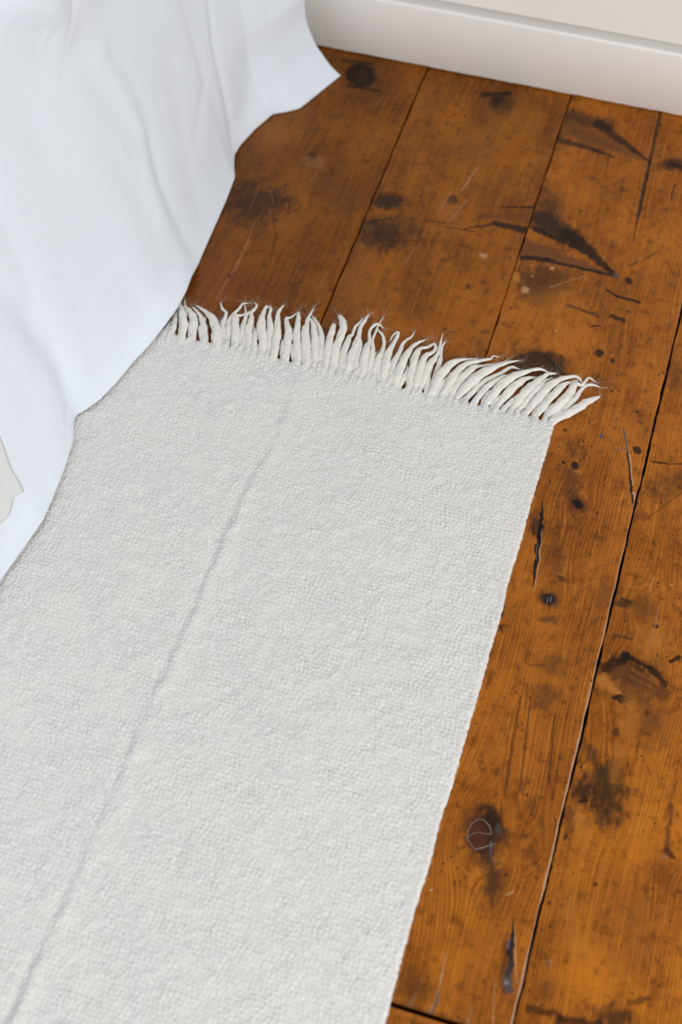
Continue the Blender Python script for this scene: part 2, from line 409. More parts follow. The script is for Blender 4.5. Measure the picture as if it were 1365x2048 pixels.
marks3 = [
    # upper spike knot
    ('S', 1140, 255, 1290, 320, 42, 5, (0.14, .05, .012), .75, .5), ('S', 1140, 232, 1215, 250, 26, 20, (0.05, .018, .006), .8, .8), ('S', 1200, 250, 1300, 324, 18, 3, DK, .85, .6),
    ('S', 1122, 280, 1190, 300, 14, 8, (0.03, .013, .005), .85, .7), ('S', 1185, 298, 1228, 314, 6, 4, DK, .85, .6), ('S', 1150, 262, 1240, 300, 10, 6, RB, .6, .7),
    # middle spike knot
    ('E', 1095, 420, 36, 50, (0.06, .022, .006), .75, .8), ('S', 1085, 440, 1150, 485, 36, 22, (0.035, .014, .005), .92, .55), ('S', 1140, 470, 1234, 552, 24, 4, DK, .92, .45),
    ('S', 1050, 495, 1205, 545, 30, 6, (0.165, .053, .012), .97, .35), ('S', 1065, 455, 1160, 500, 8, 5, DK, .85, .5), ('S', 1060, 505, 1180, 535, 5, 2, (0.20, .07, .018), .5, .7),
    ('S', 1045, 515, 1095, 520, 8, 7, BK, .9, .45), ('S', 1095, 520, 1120, 527, 7, 4, BK, .85, .5), ('S', 1120, 527, 1232, 553, 5, 5, DK, .9, .5), ('E', 1233, 551, 7, 5, GY, .7, .4),
    ('E', 1085, 565, 62, 42, (0.050, .018, .005), .85, .85), ('S', 1100, 575, 1170, 553, 2, 1.5, PK, .55, .6),
    ('E', 1033, 555, 8, 9, OR, .9, .5), ('E', 1050, 580, 8, 7, LT, .85, .4), ('E', 1104, 537, 5, 4, LT, .7, .4), ('E', 1066, 553, 4, 3, LT, .5, .4), ('E', 1111, 663, 4, 4, LT, .6, .4),
    ('E', 1258, 562, 8, 8, DK, .85, .5), ('S', 1215, 581, 1235, 593, 4, 4, DK, .85, .5), ('S', 1235, 593, 1280, 605, 4, 4, DK, .9, .4),
    ('S', 1135, 610, 1195, 632, 5, 6, BR, .85, .6), ('S', 1225, 632, 1247, 642, 7, 8, DK, .85, .5), ('E', 1199, 707, 10, 9, DK, .9, .4), ('E', 1225, 722, 5, 5, DK, .8, .4),
    ('S', 1186, 652, 1200, 652, 3, 3, DK, .7, .5), ('E', 1110, 600, 50, 30, OR, .3, .9), ('S', 1290, 520, 1320, 500, 4, 3, BR, .6, .7), ('S', 1260, 530, 1275, 525, 4, 3, BR, .7, .7),
    # long check in the board
    ('S', 1322, 222, 1300, 325, 4, 4, BK, .8, .5), ('S', 1300, 325, 1277, 432, 4.5, 4, BK, .85, .5), ('S', 1277, 432, 1268, 480, 4, 1, DK, .75, .7), ('S', 1318, 222, 1273, 432, 2, 2, (0.2, .1, .04), .4, .6),
    ('E', 1345, 330, 30, 12, DK, .85, .6), ('S', 1340, 328, 1400, 345, 6, 10, DK, .8, .6), ('S', 1350, 370, 1343, 398, 2, 2, DK, .7, .5),
    # round knot half under the fringe
    ('E', 1075, 735, 64, 38, (0.030, .012, .004), .92, .35), ('E', 1060, 745, 34, 20, (0.09, .028, .006), .8, .6),
    ('S', 1090, 712, 1135, 755, 4, 4, DK, .8, .6),
    # worm holes and small knots beside the rug
    ('E', 1150, 931, 8, 8, BK, .95, .35), ('E', 1128, 926, 4.5, 4.5, DK, .9, .4), ('E', 1158, 944, 7, 6, OR, .7, .6), ('E', 1204, 873, 5.5, 5, (0.09, .07, .075), .95, .4), ('E', 1274, 900, 10, 8, (0.025, .010, .006), .95, .3),
    ('E', 1129, 860, 5, 4, DK, .7, .5), ('E', 1275, 825, 5, 4, DK, .8, .5), ('E', 1225, 783, 3, 3, DK, .8, .5), ('E', 1145, 900, 9, 22, BR, .7, .8),
    ('E', 1140, 960, 22, 26, BR, .7, .85), ('E', 1140, 985, 18, 14, (0.07, .025, .006), .6, .8), ('E', 1156, 1010, 22, 20, BR, .85, .5), ('E', 1156, 1010, 12, 11, BK, .97, .3),
    ('S', 1247, 857, 1257, 905, 1.6, 2.0, GY, .9, .5), ('S', 1257, 905, 1262, 965, 2.5, 2.5, BK, .9, .5), ('S', 1262, 965, 1270, 1012, 3, 4, BK, .95, .4), ('S', 1260, 905, 1266, 970, 1.6, 1.6, LT, .8, .5),
    ('S', 1268, 985, 1274, 1010, 3, 4, LT, .9, .5), ('E', 1271, 1012, 5, 4, (0.35, .3, .28), .8, .5), ('S', 1232, 900, 1258, 897, 2.5, 2, GY, .4, .7), ('S', 1195, 840, 1150, 868, 1.5, 1, OR, .6, .6),
    # long open split close to the rug
    ('E', 1074, 1052, 13, 30, (0.06, .020, .006), .9, .45), ('S', 1086, 1002, 1084, 1030, .5, 3.5, BK, .9, .4), ('S', 1084, 1030, 1079, 1076, 3.5, 5.5, BK, .97, .4), ('S', 1079, 1076, 1073, 1122, 5.5, 4.5, BK, .98, .35), ('S', 1073, 1122, 1066, 1172, 4.5, .6, BK, .95, .4),
    ('S', 1085, 1060, 1080, 1122, .6, 1.6, (0.45, .26, .16), .9, .45), ('S', 1080, 1122, 1069, 1182, 1.6, .8, (0.42, .24, .14), .85, .5), ('S', 1068, 1038, 1068, 1070, 2, 2, DK, .7, .6), ('S', 1076, 1088, 1073, 1120, 2, 2, GY, .6, .6),
    ('E', 1099, 1199, 22, 20, BR, .85, .5), ('E', 1098, 1199, 14, 13, (.022, .014, .012), .97, .3), ('S', 1095, 1206, 1098, 1198, 1.0, .8, (0.3, .28, .28), .5, .6), ('S', 1102, 1204, 1103, 1194, .9, .7, (0.3, .28, .28), .5, .6), ('E', 1098, 1240, 22, 9, (0.09, .034, .008), .75, .7),
    ('E', 1123, 1158, 8, 6, BR, .8, .6), ('S', 1095, 1138, 1125, 1152, 1.2, 1, PK, .5, .6), ('E', 1005, 1228, 6, 9, DK, .75, .5), ('E', 1001, 1257, 4, 7, DK, .8, .5), ('E', 1115, 1110, 18, 26, BR, .5, .9), ('E', 1210, 1180, 30, 40, BR, .4, .9),
    # cathedral stains mid board
    ('E', 1110, 1330, 40, 26, (0.12, .042, .008), .6, .8), ('E', 1085, 1390, 34, 26, (0.10, .034, .007), .6, .8), ('S', 1060, 1330, 1090, 1330, 2, 2, DK, .4, .7),
    ('S', 1040, 1400, 1010, 1590, 2.5, 2.5, BR, .7, .7), ('S', 1062, 1400, 1040, 1580, 2.5, 2.5, BR, .7, .7), ('S', 1110, 1430, 1098, 1560, 2.5, 2.5, BR, .7, .7), ('S', 1098, 1550, 1108, 1590, 2.5, 1.5, BR, .6, .7),
    ('S', 1026, 1420, 1003, 1560, 1.6, 1.6, BR, .5, .7), ('E', 1066, 1610, 16, 16, BR, .6, .8), ('E', 1082, 1650, 10, 22, BR, .45, .8), ('E', 1046, 1672, 16, 6, BR, .5, .8), ('E', 1060, 1702, 22, 5, BR, .5, .8),
    # the big cracked knot
    ('E', 972, 1670, 48, 62, (0.085, .028, .006), .9, .5), ('E', 966, 1668, 34, 46, (0.032, .012, .005), .92, .4), ('E', 955, 1668, 22, 36, (0.075, .022, .007), .9, .5), ('E', 990, 1640, 26, 26, DK, .7, .8), ('E', 982, 1620, 12, 12, DK, .7, .7),
    ('S', 937, 1661, 943, 1647, 0.9, 0.9, (.25, .19, .16), 0.8, .7), ('S', 943, 1647, 956, 1638, 0.9, 0.9, (.25, .19, .16), 0.8, .7), ('S', 956, 1638, 969, 1640, 0.9, 0.9, (.25, .19, .16), 0.8, .7), ('S', 969, 1640, 979, 1652, 0.9, 0.9, (.25, .19, .16), 0.8, .7), ('S', 979, 1652, 984, 1668, 0.9, 0.9, (.25, .19, .16), 0.8, .7),
    ('S', 937, 1661, 936, 1677, 0.9, 0.9, (.25, .19, .16), 0.8, .7), ('S', 936, 1677, 943, 1691, 0.9, 0.9, (.25, .19, .16), 0.8, .7), ('S', 943, 1691, 951, 1700, 0.9, 0.9, (.25, .19, .16), 0.8, .7), ('S', 951, 1700, 962, 1696, 0.9, 0.9, (.25, .19, .16), 0.8, .7), ('S', 962, 1696, 974, 1692, 0.9, 0.9, (.25, .19, .16), 0.8, .7),
    ('S', 938, 1674, 948, 1666, 0.8, 0.8, (.25, .19, .16), 0.7, .7), ('S', 948, 1666, 958, 1664, 0.8, 0.8, (.25, .19, .16), 0.7, .7), ('S', 958, 1664, 970, 1668, 0.8, 0.8, (.25, .19, .16), 0.7, .7), ('S', 970, 1668, 984, 1669, 0.8, 0.8, (.25, .19, .16), 0.7, .7),
    ('S', 982, 1686, 983, 1726, 4, 2, (.07, .06, .065), .95, .6), ('S', 974, 1692, 990, 1689, 1, .8, (.26, .22, .2), .8, .6), ('S', 984, 1718, 995, 1724, 1, .8, (.24, .2, .19), .8, .6), ('E', 997, 1660, 6, 9, (.10, .075, .07), .5, .8),
    ('E', 988, 1770, 26, 50, (0.085, .030, .007), .8, .8), ('S', 985, 1730, 985, 1815, 12, 5, (0.06, .022, .006), .6, .8),
    ('E', 1014, 1750, 5, 5, DK, .7, .6), ('E', 1072, 1755, 6, 6, DK, .7, .6), ('E', 861, 1781, 4, 3, LT, .9, .4), ('S', 1028, 1783, 1015, 1790, 1.5, 1.5, LT, .5, .6),
    # lower split
    ('S', 1012, 1890, 1010, 1980, 7, 9, BR, .75, .8),
    ('S', 1029, 1835, 1026, 1872, .5, 4, BK, .95, .5), ('S', 1026, 1872, 1021, 1905, 4, 6, (0.020, .017, .02), .97, .5), ('S', 1021, 1905, 1024, 1930, 6, 5, (0.016, .013, .015), .97, .5), ('S', 1023, 1930, 1016, 1958, 5, 8, (0.03, .026, .028), .97, .5), ('S', 1016, 1958, 1020, 1980, 8, 7, (0.07, .06, .062), .95, .6),
    ('S', 1030, 1845, 1032, 1910, .5, 1.0, LT, .85, .5), ('S', 1032, 1910, 1034, 1965, 1.0, .6, LT, .85, .5), ('E', 1013, 1962, 5, 6, (.2, .17, .17), .7, .7), ('S', 1019, 1880, 1016, 1896, 1.5, 2, (.10, .09, .1), .8, .6),
    # splits running in from the board's end
    ('S', 892, 1900, 882, 1970, .5, 1.8, (.38, .24, .15), .8, .6), ('S', 882, 1970, 872, 2005, 1.8, 3, (.34, .22, .14), .75, .7), ('S', 872, 2005, 858, 2032, 3, 5, (.30, .19, .12), .7, .7), ('S', 886, 1960, 864, 2034, .6, 1.5, DK, .7, .6), ('S', 846, 1950, 836, 1982, .5, 1.5, (.34, .21, .12), .7, .6), ('S', 836, 1982, 818, 2012, 1.5, 4, (.28, .17, .10), .65, .7),
    ('S', 990, 1960, 986, 2048, .8, 1.5, (.38, .2, .1), .6, .7), ('S', 945, 2010, 938, 2048, .8, 2, (.38, .2, .1), .6, .7), ('E', 830, 1975, 40, 34, (0.085, .026, .006), .75, .9), ('E', 922, 1970, 10, 9, BR, .5, .7),
    ('E', 875, 1260, 1, 1, BR, 0, .5),
]
marks4 = [
    ('S', 1305, 923, 1345, 928, 2.5, 2, DK, .8, .6), ('S', 1345, 928, 1400, 930, 2, 3, DK, .7, .6), ('E', 1340, 965, 60, 22, (0.07, .026, .006), .7, .9), ('S', 1290, 1040, 1365, 985, 3, 3, BR, .5, .8),
    ('E', 1315, 990, 26, 18, (0.08, .028, .006), .6, .9), ('E', 1349, 745, 20, 60, (0.10, .035, .007), .5, .9), ('E', 1270, 1030, 24, 14, BR, .6, .8), ('E', 1305, 1280, 40, 36, OR, .5, .9),
    ('E', 1250, 1206, 22, 9, DK, .75, .7), ('S', 1245, 1198, 1262, 1204, 3, 3, DK, .6, .7), ('E', 1290, 1215, 22, 30, (0.13, .05, .008), .6, .9), ('S', 1230, 1272, 1262, 1278, 5, 4, (0.06, .025, .006), .7, .7), ('E', 1312, 1252, 5, 5, DK, .9, .4), ('S', 1342, 1323, 1357, 1315, 4, 5, DK, .9, .5),
    ('S', 1310, 1155, 1300, 1178, 1.6, 1.4, LT, .7, .6), ('S', 1320, 1210, 1300, 1300, 1.5, 1.2, PK, .6, .6), ('E', 1345, 1172, 3, 3, LT, .7, .4),
    # wing-shaped knot
    ('E', 1272, 1362, 66, 44, (0.085, .030, .008), .65, .75), ('S', 1210, 1338, 1255, 1312, 12, 11, DK, .9, .6), ('S', 1255, 1314, 1300, 1335, 9, 6, DK, .9, .6), ('S', 1300, 1335, 1332, 1368, 6, 7, DK, .9, .5), ('S', 1262, 1330, 1285, 1340, 6, 4, DK, .7, .6),
    ('S', 1235, 1345, 1310, 1385, 18, 10, (0.11, .038, .009), .6, .8), ('S', 1240, 1352, 1300, 1378, 2, 2, DK, .5, .8), ('S', 1262, 1345, 1318, 1376, 2, 2, DK, .5, .8), ('S', 1205, 1360, 1235, 1385, 14, 6, OR, .85, .6), ('S', 1232, 1396, 1264, 1396, 6, 4, DK, .92, .5), ('S', 1240, 1402, 1252, 1400, 4, 2, BK, .8, .5), ('E', 1325, 1380, 14, 26, BR, .7, .8),
    ('S', 1262, 1400, 1258, 1460, 12, 20, OR, .5, .8), ('E', 1300, 1430, 40, 60, (0.13, .045, .009), .6, .9), ('E', 1232, 1465, 9, 12, DK, .7, .7), ('E', 1295, 1425, 8, 8, DK, .6, .7),
    # dark weathered patch
    ('E', 1205, 1580, 52, 70, (0.050, .020, .005), .85, .85), ('S', 1225, 1540, 1215, 1640, 26, 20, (0.040, .018, .005), .7, .8), ('E', 1166, 1582, 24, 24, (0.035, .014, .006), .85, .7), ('E', 1168, 1602, 9, 5, BK, .8, .5), ('S', 1180, 1500, 1195, 1545, 14, 16, (0.065, .026, .006), .6, .8),
    ('S', 1240, 1500, 1228, 1560, 14, 10, OR, .4, .8), ('S', 1160, 1640, 1170, 1700, 18, 8, OR, .45, .9), ('S', 1140, 1620, 1140, 1665, 8, 10, (0.06, .02, .006), .6, .8),
    ('S', 1345, 1610, 1335, 1690, 4, 6, BR, .7, .7), ('S', 1335, 1700, 1350, 1716, 7, 3, DK, .8, .6), ('E', 1330, 1712, 5, 4, (.2, .16, .15), .7, .5), ('S', 1355, 1560, 1330, 1640, 3, 3, BR, .5, .7), ('E', 1330, 1750, 30, 40, BR, .5, .9), ('E', 1190, 1770, 5, 5, DK, .8, .5), ('E', 1100, 1925, 8, 10, GY, .5, .7),
    ('E', 1102, 1920, 5, 4, LT, .5, .5), ('E', 1090, 1980, 26, 30, (0.13, .045, .010), .6, .9), ('E', 1230, 2035, 50, 24, (0.045, .018, .006), .85, .8), ('S', 1060, 2015, 1120, 2030, 6, 6, DK, .7, .7), ('S', 1120, 2040, 1200, 2048, 8, 8, DK, .8, .7), ('S', 1260, 2005, 1300, 1995, 6, 4, BR, .7, .8),
    ('E', 1270, 1850, 60, 90, (.20, .066, .012), .4, .9), ('E', 1150, 1850, 30, 70, OR, .3, .9),
]
knots1 = [K(722, 152, 34, .8), K(626, 313, 10, .6), K(510, 400, 26, .6)]
knots2 = [K(1000, 208, 26, .8), K(905, 400, 12, .6), K(776, 430, 24, .7)]
knots3 = [K(1072, 738, 40, .7), K(1156, 1010, 17, .6), K(1150, 931, 8, .6), K(1099, 1199, 18, .55), K(968, 1668, 42, .55), K(1078, 1070, 10, .3), K(1120, 480, 30, .8), K(1092, 1340, 16, .35), K(1066, 1690, 22, .55)]
knots4 = [K(1270, 1360, 36, .7), K(1170, 1584, 26, .6), K(1345, 1705, 16, .5), K(1290, 1215, 18, .5)]
M1 = wood_material('pine_by_bed', 1.3, knots1, marks1, tone=.58, rings=.25)  # tones step up away from the bed: light falloff painted into the wood
M2 = wood_material('pine_knotty', 4.7, knots2, marks2, tone=.74, rings=.3)  # tone still lowered, part of the painted shading towards the bed
def mark_span(mk):
    if mk[0] == 'E':
        p = [fl(mk[1], mk[2] - mk[4] * 1.6), fl(mk[1], mk[2] + mk[4] * 1.6)]
    else:
        p = [fl(mk[1], mk[2]), fl(mk[3], mk[4])]
    ys_ = [q[1] for q in p]
    pad = 0.012 + (0 if mk[0] == 'E' else 0.001 * max(mk[5], mk[6]))
    return min(ys_) - pad, max(ys_) + pad
CUTS3 = [float(fl(1000, 1790)[1]), float(fl(1050, 1500)[1]), float(fl(1120, 1110)[1]), float(fl(1180, 820)[1]), float(fl(1150, 560)[1])]
M3 = []
for i_ in range(len(CUTS3) + 1):
    lo_ = CUTS3[i_ - 1] if i_ else -9
    hi_ = CUTS3[i_] if i_ < len(CUTS3) else 9
    sub = [mk for mk in marks3 if mark_span(mk)[1] > lo_ - .004 and mark_span(mk)[0] < hi_ + .004]
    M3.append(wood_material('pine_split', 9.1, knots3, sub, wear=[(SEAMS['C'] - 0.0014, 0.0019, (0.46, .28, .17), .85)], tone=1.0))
M4 = wood_material('pine_stained', 14.9, knots4, marks4, tone=1.14)  # brightest tone, the lit end of the painted falloff
M0 = wood_material('pine_plain', 21.3, [], [], tone=.9)
A_, B_, C_ = SEAMS['A'], SEAMS['B'], SEAMS['C']
YE = float(fl(782, 2011)[1])                     # end joint in the third row
for i, xx in enumerate((-1.7622, -1.5622, -1.3622, -1.1622, -0.9622, -0.7622)):
    board(xx, xx + 0.2, Y0, Y1, M0, 40 + i)
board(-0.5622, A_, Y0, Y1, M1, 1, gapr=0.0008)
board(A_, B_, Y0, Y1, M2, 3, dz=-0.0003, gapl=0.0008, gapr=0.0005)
ye = fl(905, 2048)[1]
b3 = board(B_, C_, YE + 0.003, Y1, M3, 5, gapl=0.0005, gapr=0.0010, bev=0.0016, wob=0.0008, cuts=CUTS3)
board(B_, C_, Y0, YE - 0.001, M0, 6, gapl=0.0007, gapr=0.0013, bev=0.0016)
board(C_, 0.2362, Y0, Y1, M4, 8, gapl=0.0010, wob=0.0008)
for i, xx in enumerate((0.2362, 0.4362, 0.6362, 0.8362)):
    board(xx, xx + 0.2, Y0, Y1, M0, 60 + i)

# ------------------------------------------------------------------ wall and skirting
def paint(name, col, stroke):
    mt, g, bsdf, P = new_mat(name)
    n = g.noise(g.v('MULTIPLY', P, (3.0, 30.0, 60.0)), 12.0, 3.0, 0.6)
    n2 = g.noise(P, 7.0, 3.0, 0.5)
    c = g.mix(g.step(n2, .3, .7), tuple(v * .97 for v in col), col)
    g.l.new(c, bsdf.inputs['Base Color'])
    bsdf.inputs['Roughness'].default_value = 0.5
    g.l.new(g.bump(n, stroke, 0.0008), bsdf.inputs['Normal'])
    return mt

wall_paint = paint('cream_wall_paint', (0.91, 0.90, 0.875), .25)
trim_paint = paint('cream_skirting_paint', (0.89, 0.87, 0.84), .3)
YW, YS, ZS = 1.550, 1.522, 0.0935

def box_mesh(name, x0, x1, y0, y1, z0, z1):
    v = [(x0, y0, z0), (x1, y0, z0), (x1, y1, z0), (x0, y1, z0), (x0, y0, z1), (x1, y0, z1), (x1, y1, z1), (x0, y1, z1)]
    return mesh_np(name, v, [(3, 2, 1, 0), (4, 5, 6, 7), (0, 1, 5, 4), (1, 2, 6, 5), (2, 3, 7, 6), (3, 0, 4, 7)])

WF, WZ = 1.5275, 0.1030                          # face and lower edge of the wall lining
wv_ = [(YW, -0.04), (YW, WZ + .0015), (WF + .002, WZ), (WF + .0006, WZ + .0006), (WF, WZ + .002), (WF, 2.5), (YW + .1, 2.5), (YW + .1, -0.04)]
wm = bpy.data.meshes.new('wall_back')
nw = len(wv_)
wm.from_pydata([(-1.75, a, b) for a, b in wv_] + [(1.05, a, b) for a, b in wv_], [],
               [(k, (k + 1) % nw, nw + (k + 1) % nw, nw + k) for k in range(nw)] + [tuple(range(nw))[::-1], tuple(range(nw, 2 * nw))])
wm.update()
link('wall_back', wm, wall_paint, kind='structure',
     label='plain cream painted wall above the skirting board', smooth=False)
# skirting: eased front arris, slightly uneven paint line along the floor
nx = 500
xs = np.linspace(-1.75, 1.05, nx)
low = 0.0010 + 0.0007 * vnoise(xs * 40, 0 * xs, 3) + 0.0009 * vnoise(xs * 300, 0 * xs, 4)
er = 0.004
rows = [np.stack([xs, np.full(nx, YW + 0.0005), low], 1), np.stack([xs, np.full(nx, YS + .001), low], 1), np.stack([xs, np.full(nx, YS), low + .001], 1)]
for k in range(7):
    a = k / 6 * math.pi / 2
    rows.append(np.stack([xs, np.full(nx, YS + er * (1 - math.cos(a))), np.full(nx, ZS - er + er * math.sin(a))], 1))
rows.append(np.stack([xs, np.full(nx, YW + 0.0005), np.full(nx, ZS + 0.0005)], 1))
link('baseboard_back', mesh_np('baseboard_back', np.stack(rows).reshape(-1, 3), grid_quads(len(rows), nx)), trim_paint,
     kind='structure', label='cream painted square-edged skirting board along the wall')

# ------------------------------------------------------------------ rug
def wool(name, col, nub):
    mt, g, bsdf, P = new_mat(name)
    n = g.noise(P, 900.0, 3.0, 0.7)
    n2 = g.noise(P, 240.0, 2.0, 0.6)
    n3 = g.noise(P, 18.0, 2.0, 0.5)
    c = g.mix(g.step(n2, .32, .72), tuple(v * .86 for v in col), col)
    c = g.mix(g.step(n3, .35, .7, 0, .5), c, tuple(v * w for v, w in zip(col, (.99, .975, .955))))
    c = g.mix(g.step(n, .56, .75, 0, .22), c, tuple(v * .72 for v in col))
    g.l.new(c, bsdf.inputs['Base Color'])
    bsdf.inputs['Roughness'].default_value = 0.95
    bsdf.inputs['Specular IOR Level'].default_value = 0.1
    bsdf.inputs['Sheen Weight'].default_value = 0.15
    g.l.new(g.bump(g.m('ADD', g.m('MULTIPLY', n, .6), n2), nub, 0.0012), bsdf.inputs['Normal'])
    return mt

wool_mat = wool('cream_wool', (0.79, 0.783, 0.767), .55)
yarn_mat = wool('cream_fringe_yarn', (0.855, 0.835, 0.79), .6)

rug = bpy.data.objects.new('rug', None)
COL.objects.link(rug)
RX1, RYE = -0.0693, 0.984
rug.location = (-0.36, 0.5, 0)
rug['label'] = 'cream woven wool rug with a fringed end lying on the planks beside the bed'
rug['category'] = 'rug'
ROFF = np.array([-0.36, 0.5, 0.0])

def spacing(segs):
    out = []
    for a, b, h in segs:
        n = max(1, int(round((b - a) / h)))
        out += list(np.linspace(a, b, n, endpoint=False))
    out.append(segs[-1][1])
    return np.array(out)

# fringe, traced strand by strand: (origin x, origin y, scale) of a close look, then (x, y, width) down each strand
FR = [
 (320, 590, 6.825, [
  [(20, 600, 70), (70, 480, 70), (150, 350, 50)],
  [(140, 580, 90), (185, 420, 90), (215, 270, 65), (245, 180, 40)],
  [(300, 640, 100), (325, 430, 108), (312, 290, 112), (285, 190, 85), (262, 110, 50)],
  [(430, 680, 118), (450, 450, 128), (462, 335, 120), (405, 215, 90), (345, 145, 48), (335, 55, 20)],
  [(615, 730, 92), (612, 530, 92), (590, 390, 82), (540, 255, 50), (450, 150, 25)],
  [(785, 780, 122), (775, 500, 135), (720, 330, 112), (640, 235, 62), (560, 170, 42), (495, 125, 20)],
  [(840, 680, 80), (850, 440, 82), (885, 310, 60), (902, 225, 45), (850, 170, 34), (830, 95, 20)],
  [(920, 700, 82), (930, 480, 82), (950, 330, 52), (1000, 260, 42), (1080, 180, 38), (1130, 110, 28), (1200, 97, 14)],
  [(1020, 780, 112), (1030, 500, 112), (1030, 350, 104), (1025, 285, 72), (1100, 270, 38), (1165, 235, 26), (1165, 160, 18), (1150, 110, 12)],
  [(1110, 760, 82), (1130, 480, 78), (1160, 330, 56), (1190, 250, 44), (1225, 215, 26)],
  [(1205, 780, 112), (1210, 500, 104), (1235, 380, 92), (1252, 310, 66), (1245, 240, 50), (1290, 185, 42), (1322, 130, 28), (1300, 90, 18)]]),
 (500, 600, 6.205, [
  [(50, 660, 80), (58, 500, 70), (72, 390, 45)],
  [(130, 780, 112), (165, 550, 112), (142, 335, 112), (150, 225, 82), (175, 130, 50), (205, 70, 36), (232, 85, 16)],
  [(205, 740, 84), (248, 480, 84), (252, 300, 82), (240, 180, 45), (262, 105, 34), (250, 55, 20)],
  [(265, 820, 112), (320, 560, 104), (345, 360, 86), (345, 200, 58), (370, 120, 40), (415, 62, 18)],
  [(415, 820, 112), (465, 560, 104), (480, 400, 96), (460, 280, 66), (455, 215, 42), (510, 203, 30), (550, 168, 22), (580, 150, 14)],
  [(590, 850, 102), (590, 600, 98), (580, 420, 92), (600, 260, 62), (604, 190, 48), (600, 145, 34)],
  [(700, 850, 112), (695, 600, 112), (690, 400, 102), (708, 290, 60), (722, 220, 40), (760, 150, 28), (792, 92, 14)],
  [(805, 830, 96), (808, 600, 96), (800, 400, 82), (780, 280, 55), (738, 215, 30)],
  [(870, 820, 82), (892, 580, 82), (885, 420, 70), (860, 320, 46), (812, 235, 34), (775, 185, 16)],
  [(935, 840, 98), (970, 600, 96), (1010, 430, 82), (1035, 340, 68), (1042, 295, 44)],
  [(1015, 870, 108), (1060, 620, 106), (1130, 450, 98), (1162, 330, 96), (1140, 235, 74), (1115, 185, 46)]]),
 (680, 620, 6.825, [
  [(5, 830, 100), (50, 600, 96), (110, 420, 80), (132, 355, 62), (172, 325, 44), (212, 220, 40), (262, 168, 32), (312, 108, 14)],
  [(70, 890, 112), (160, 620, 106), (222, 470, 92), (262, 330, 66), (292, 220, 50), (350, 130, 42), (392, 55, 18)],
  [(195, 900, 92), (240, 640, 88), (270, 480, 72), (268, 340, 48), (285, 200, 28), (300, 125, 14)],
  [(295, 900, 116), (330, 680, 112), (372, 520, 96), (405, 420, 52), (408, 290, 42), (460, 210, 40), (530, 183, 34), (592, 228, 14)],
  [(385, 860, 88), (430, 650, 84), (450, 540, 66), (450, 400, 36), (490, 290, 30), (530, 190, 20), (592, 88, 12)],
  [(455, 910, 112), (510, 700, 102), (572, 580, 76), (602, 460, 50), (590, 340, 40), (530, 270, 26), (508, 228, 16)],
  [(585, 950, 122), (630, 720, 122), (672, 560, 96), (740, 440, 60), (790, 340, 45), (798, 285, 36), (730, 325, 26), (690, 400, 20)],
  [(685, 900, 88), (760, 680, 82), (830, 540, 62), (860, 450, 46), (920, 392, 38), (980, 350, 28), (1018, 288, 14)],
  [(760, 980, 128), (850, 740, 118), (920, 600, 92), (1000, 490, 60), (1080, 430, 44), (1165, 393, 18)],
  [(955, 960, 118), (1010, 720, 112), (1050, 590, 92), (1110, 512, 52), (1210, 490, 42), (1272, 440, 28)],
  [(1050, 980, 112), (1120, 740, 106), (1180, 620, 76), (1260, 580, 50), (1308, 520, 44), (1300, 458, 38), (1235, 452, 18)],
  [(1120, 1000, 122), (1220, 760, 112), (1290, 660, 80), (1340, 580, 50), (1368, 480, 38), (1385, 400, 26), (1400, 330, 12)]]),
 (840, 680, 6.825, [
  [(170, 650, 74), (235, 420, 74), (270, 310, 72), (290, 200, 46), (300, 90, 38), (345, 15, 18)],
  [(170, 710, 132), (260, 520, 132), (370, 390, 126), (460, 312, 100), (550, 275, 60), (640, 255, 32), (785, 243, 18)],
  [(315, 750, 122), (450, 520, 122), (560, 380, 102), (680, 310, 76), (820, 275, 55), (965, 243, 34), (1005, 198, 22), (1075, 208, 12)],
  [(440, 730, 92), (560, 540, 112), (680, 430, 110), (760, 360, 72), (860, 345, 45), (1000, 320, 34), (1120, 290, 25), (1195, 252, 14)],
  [(540, 750, 122), (700, 580, 140), (880, 450, 130), (1030, 370, 82), (1150, 320, 50), (1240, 290, 38), (1350, 266, 18)],
  [(720, 720, 72), (860, 570, 72), (1000, 490, 66), (1120, 430, 55), (1210, 370, 48), (1280, 350, 40), (1370, 378, 16)],
  [(800, 770, 92), (940, 620, 92), (1080, 540, 82), (1160, 488, 60), (1300, 472, 26)]]),
 (1000, 720, 6.205, [
  [(-135, 500, 110), (7, 334, 112), (144, 224, 110), (280, 160, 76), (400, 120, 50), (500, 105, 42), (595, 134, 18)],
  [(10, 520, 102), (140, 370, 112), (260, 270, 92), (340, 220, 60), (465, 200, 22)],
  [(175, 580, 112), (300, 420, 116), (430, 300, 106), (520, 220, 70), (600, 165, 50), (695, 150, 22)],
  [(290, 560, 72), (420, 400, 80), (520, 310, 70), (560, 250, 42), (650, 206, 20)],
  [(345, 630, 112), (500, 450, 116), (620, 320, 110), (720, 250, 86), (820, 210, 60), (930, 190, 45), (1000, 220, 34), (1018, 256, 14)],
  [(505, 620, 112), (620, 480, 102), (730, 370, 100), (800, 300, 70), (870, 270, 42), (965, 238, 22)],
  [(640, 650, 112), (760, 530, 112), (860, 430, 102), (910, 340, 96), (950, 290, 62), (1020, 300, 45), (1070, 250, 35), (1110, 205, 28), (1185, 245, 12)],
  [(745, 650, 82), (870, 530, 82), (960, 440, 66), (1000, 370, 50), (1080, 300, 42), (1160, 290, 36), (1245, 312, 14)],
  [(690, 740, 100), (850, 660, 112), (980, 590, 112), (1080, 520, 96), (1160, 480, 70), (1235, 440, 34)]]),
]

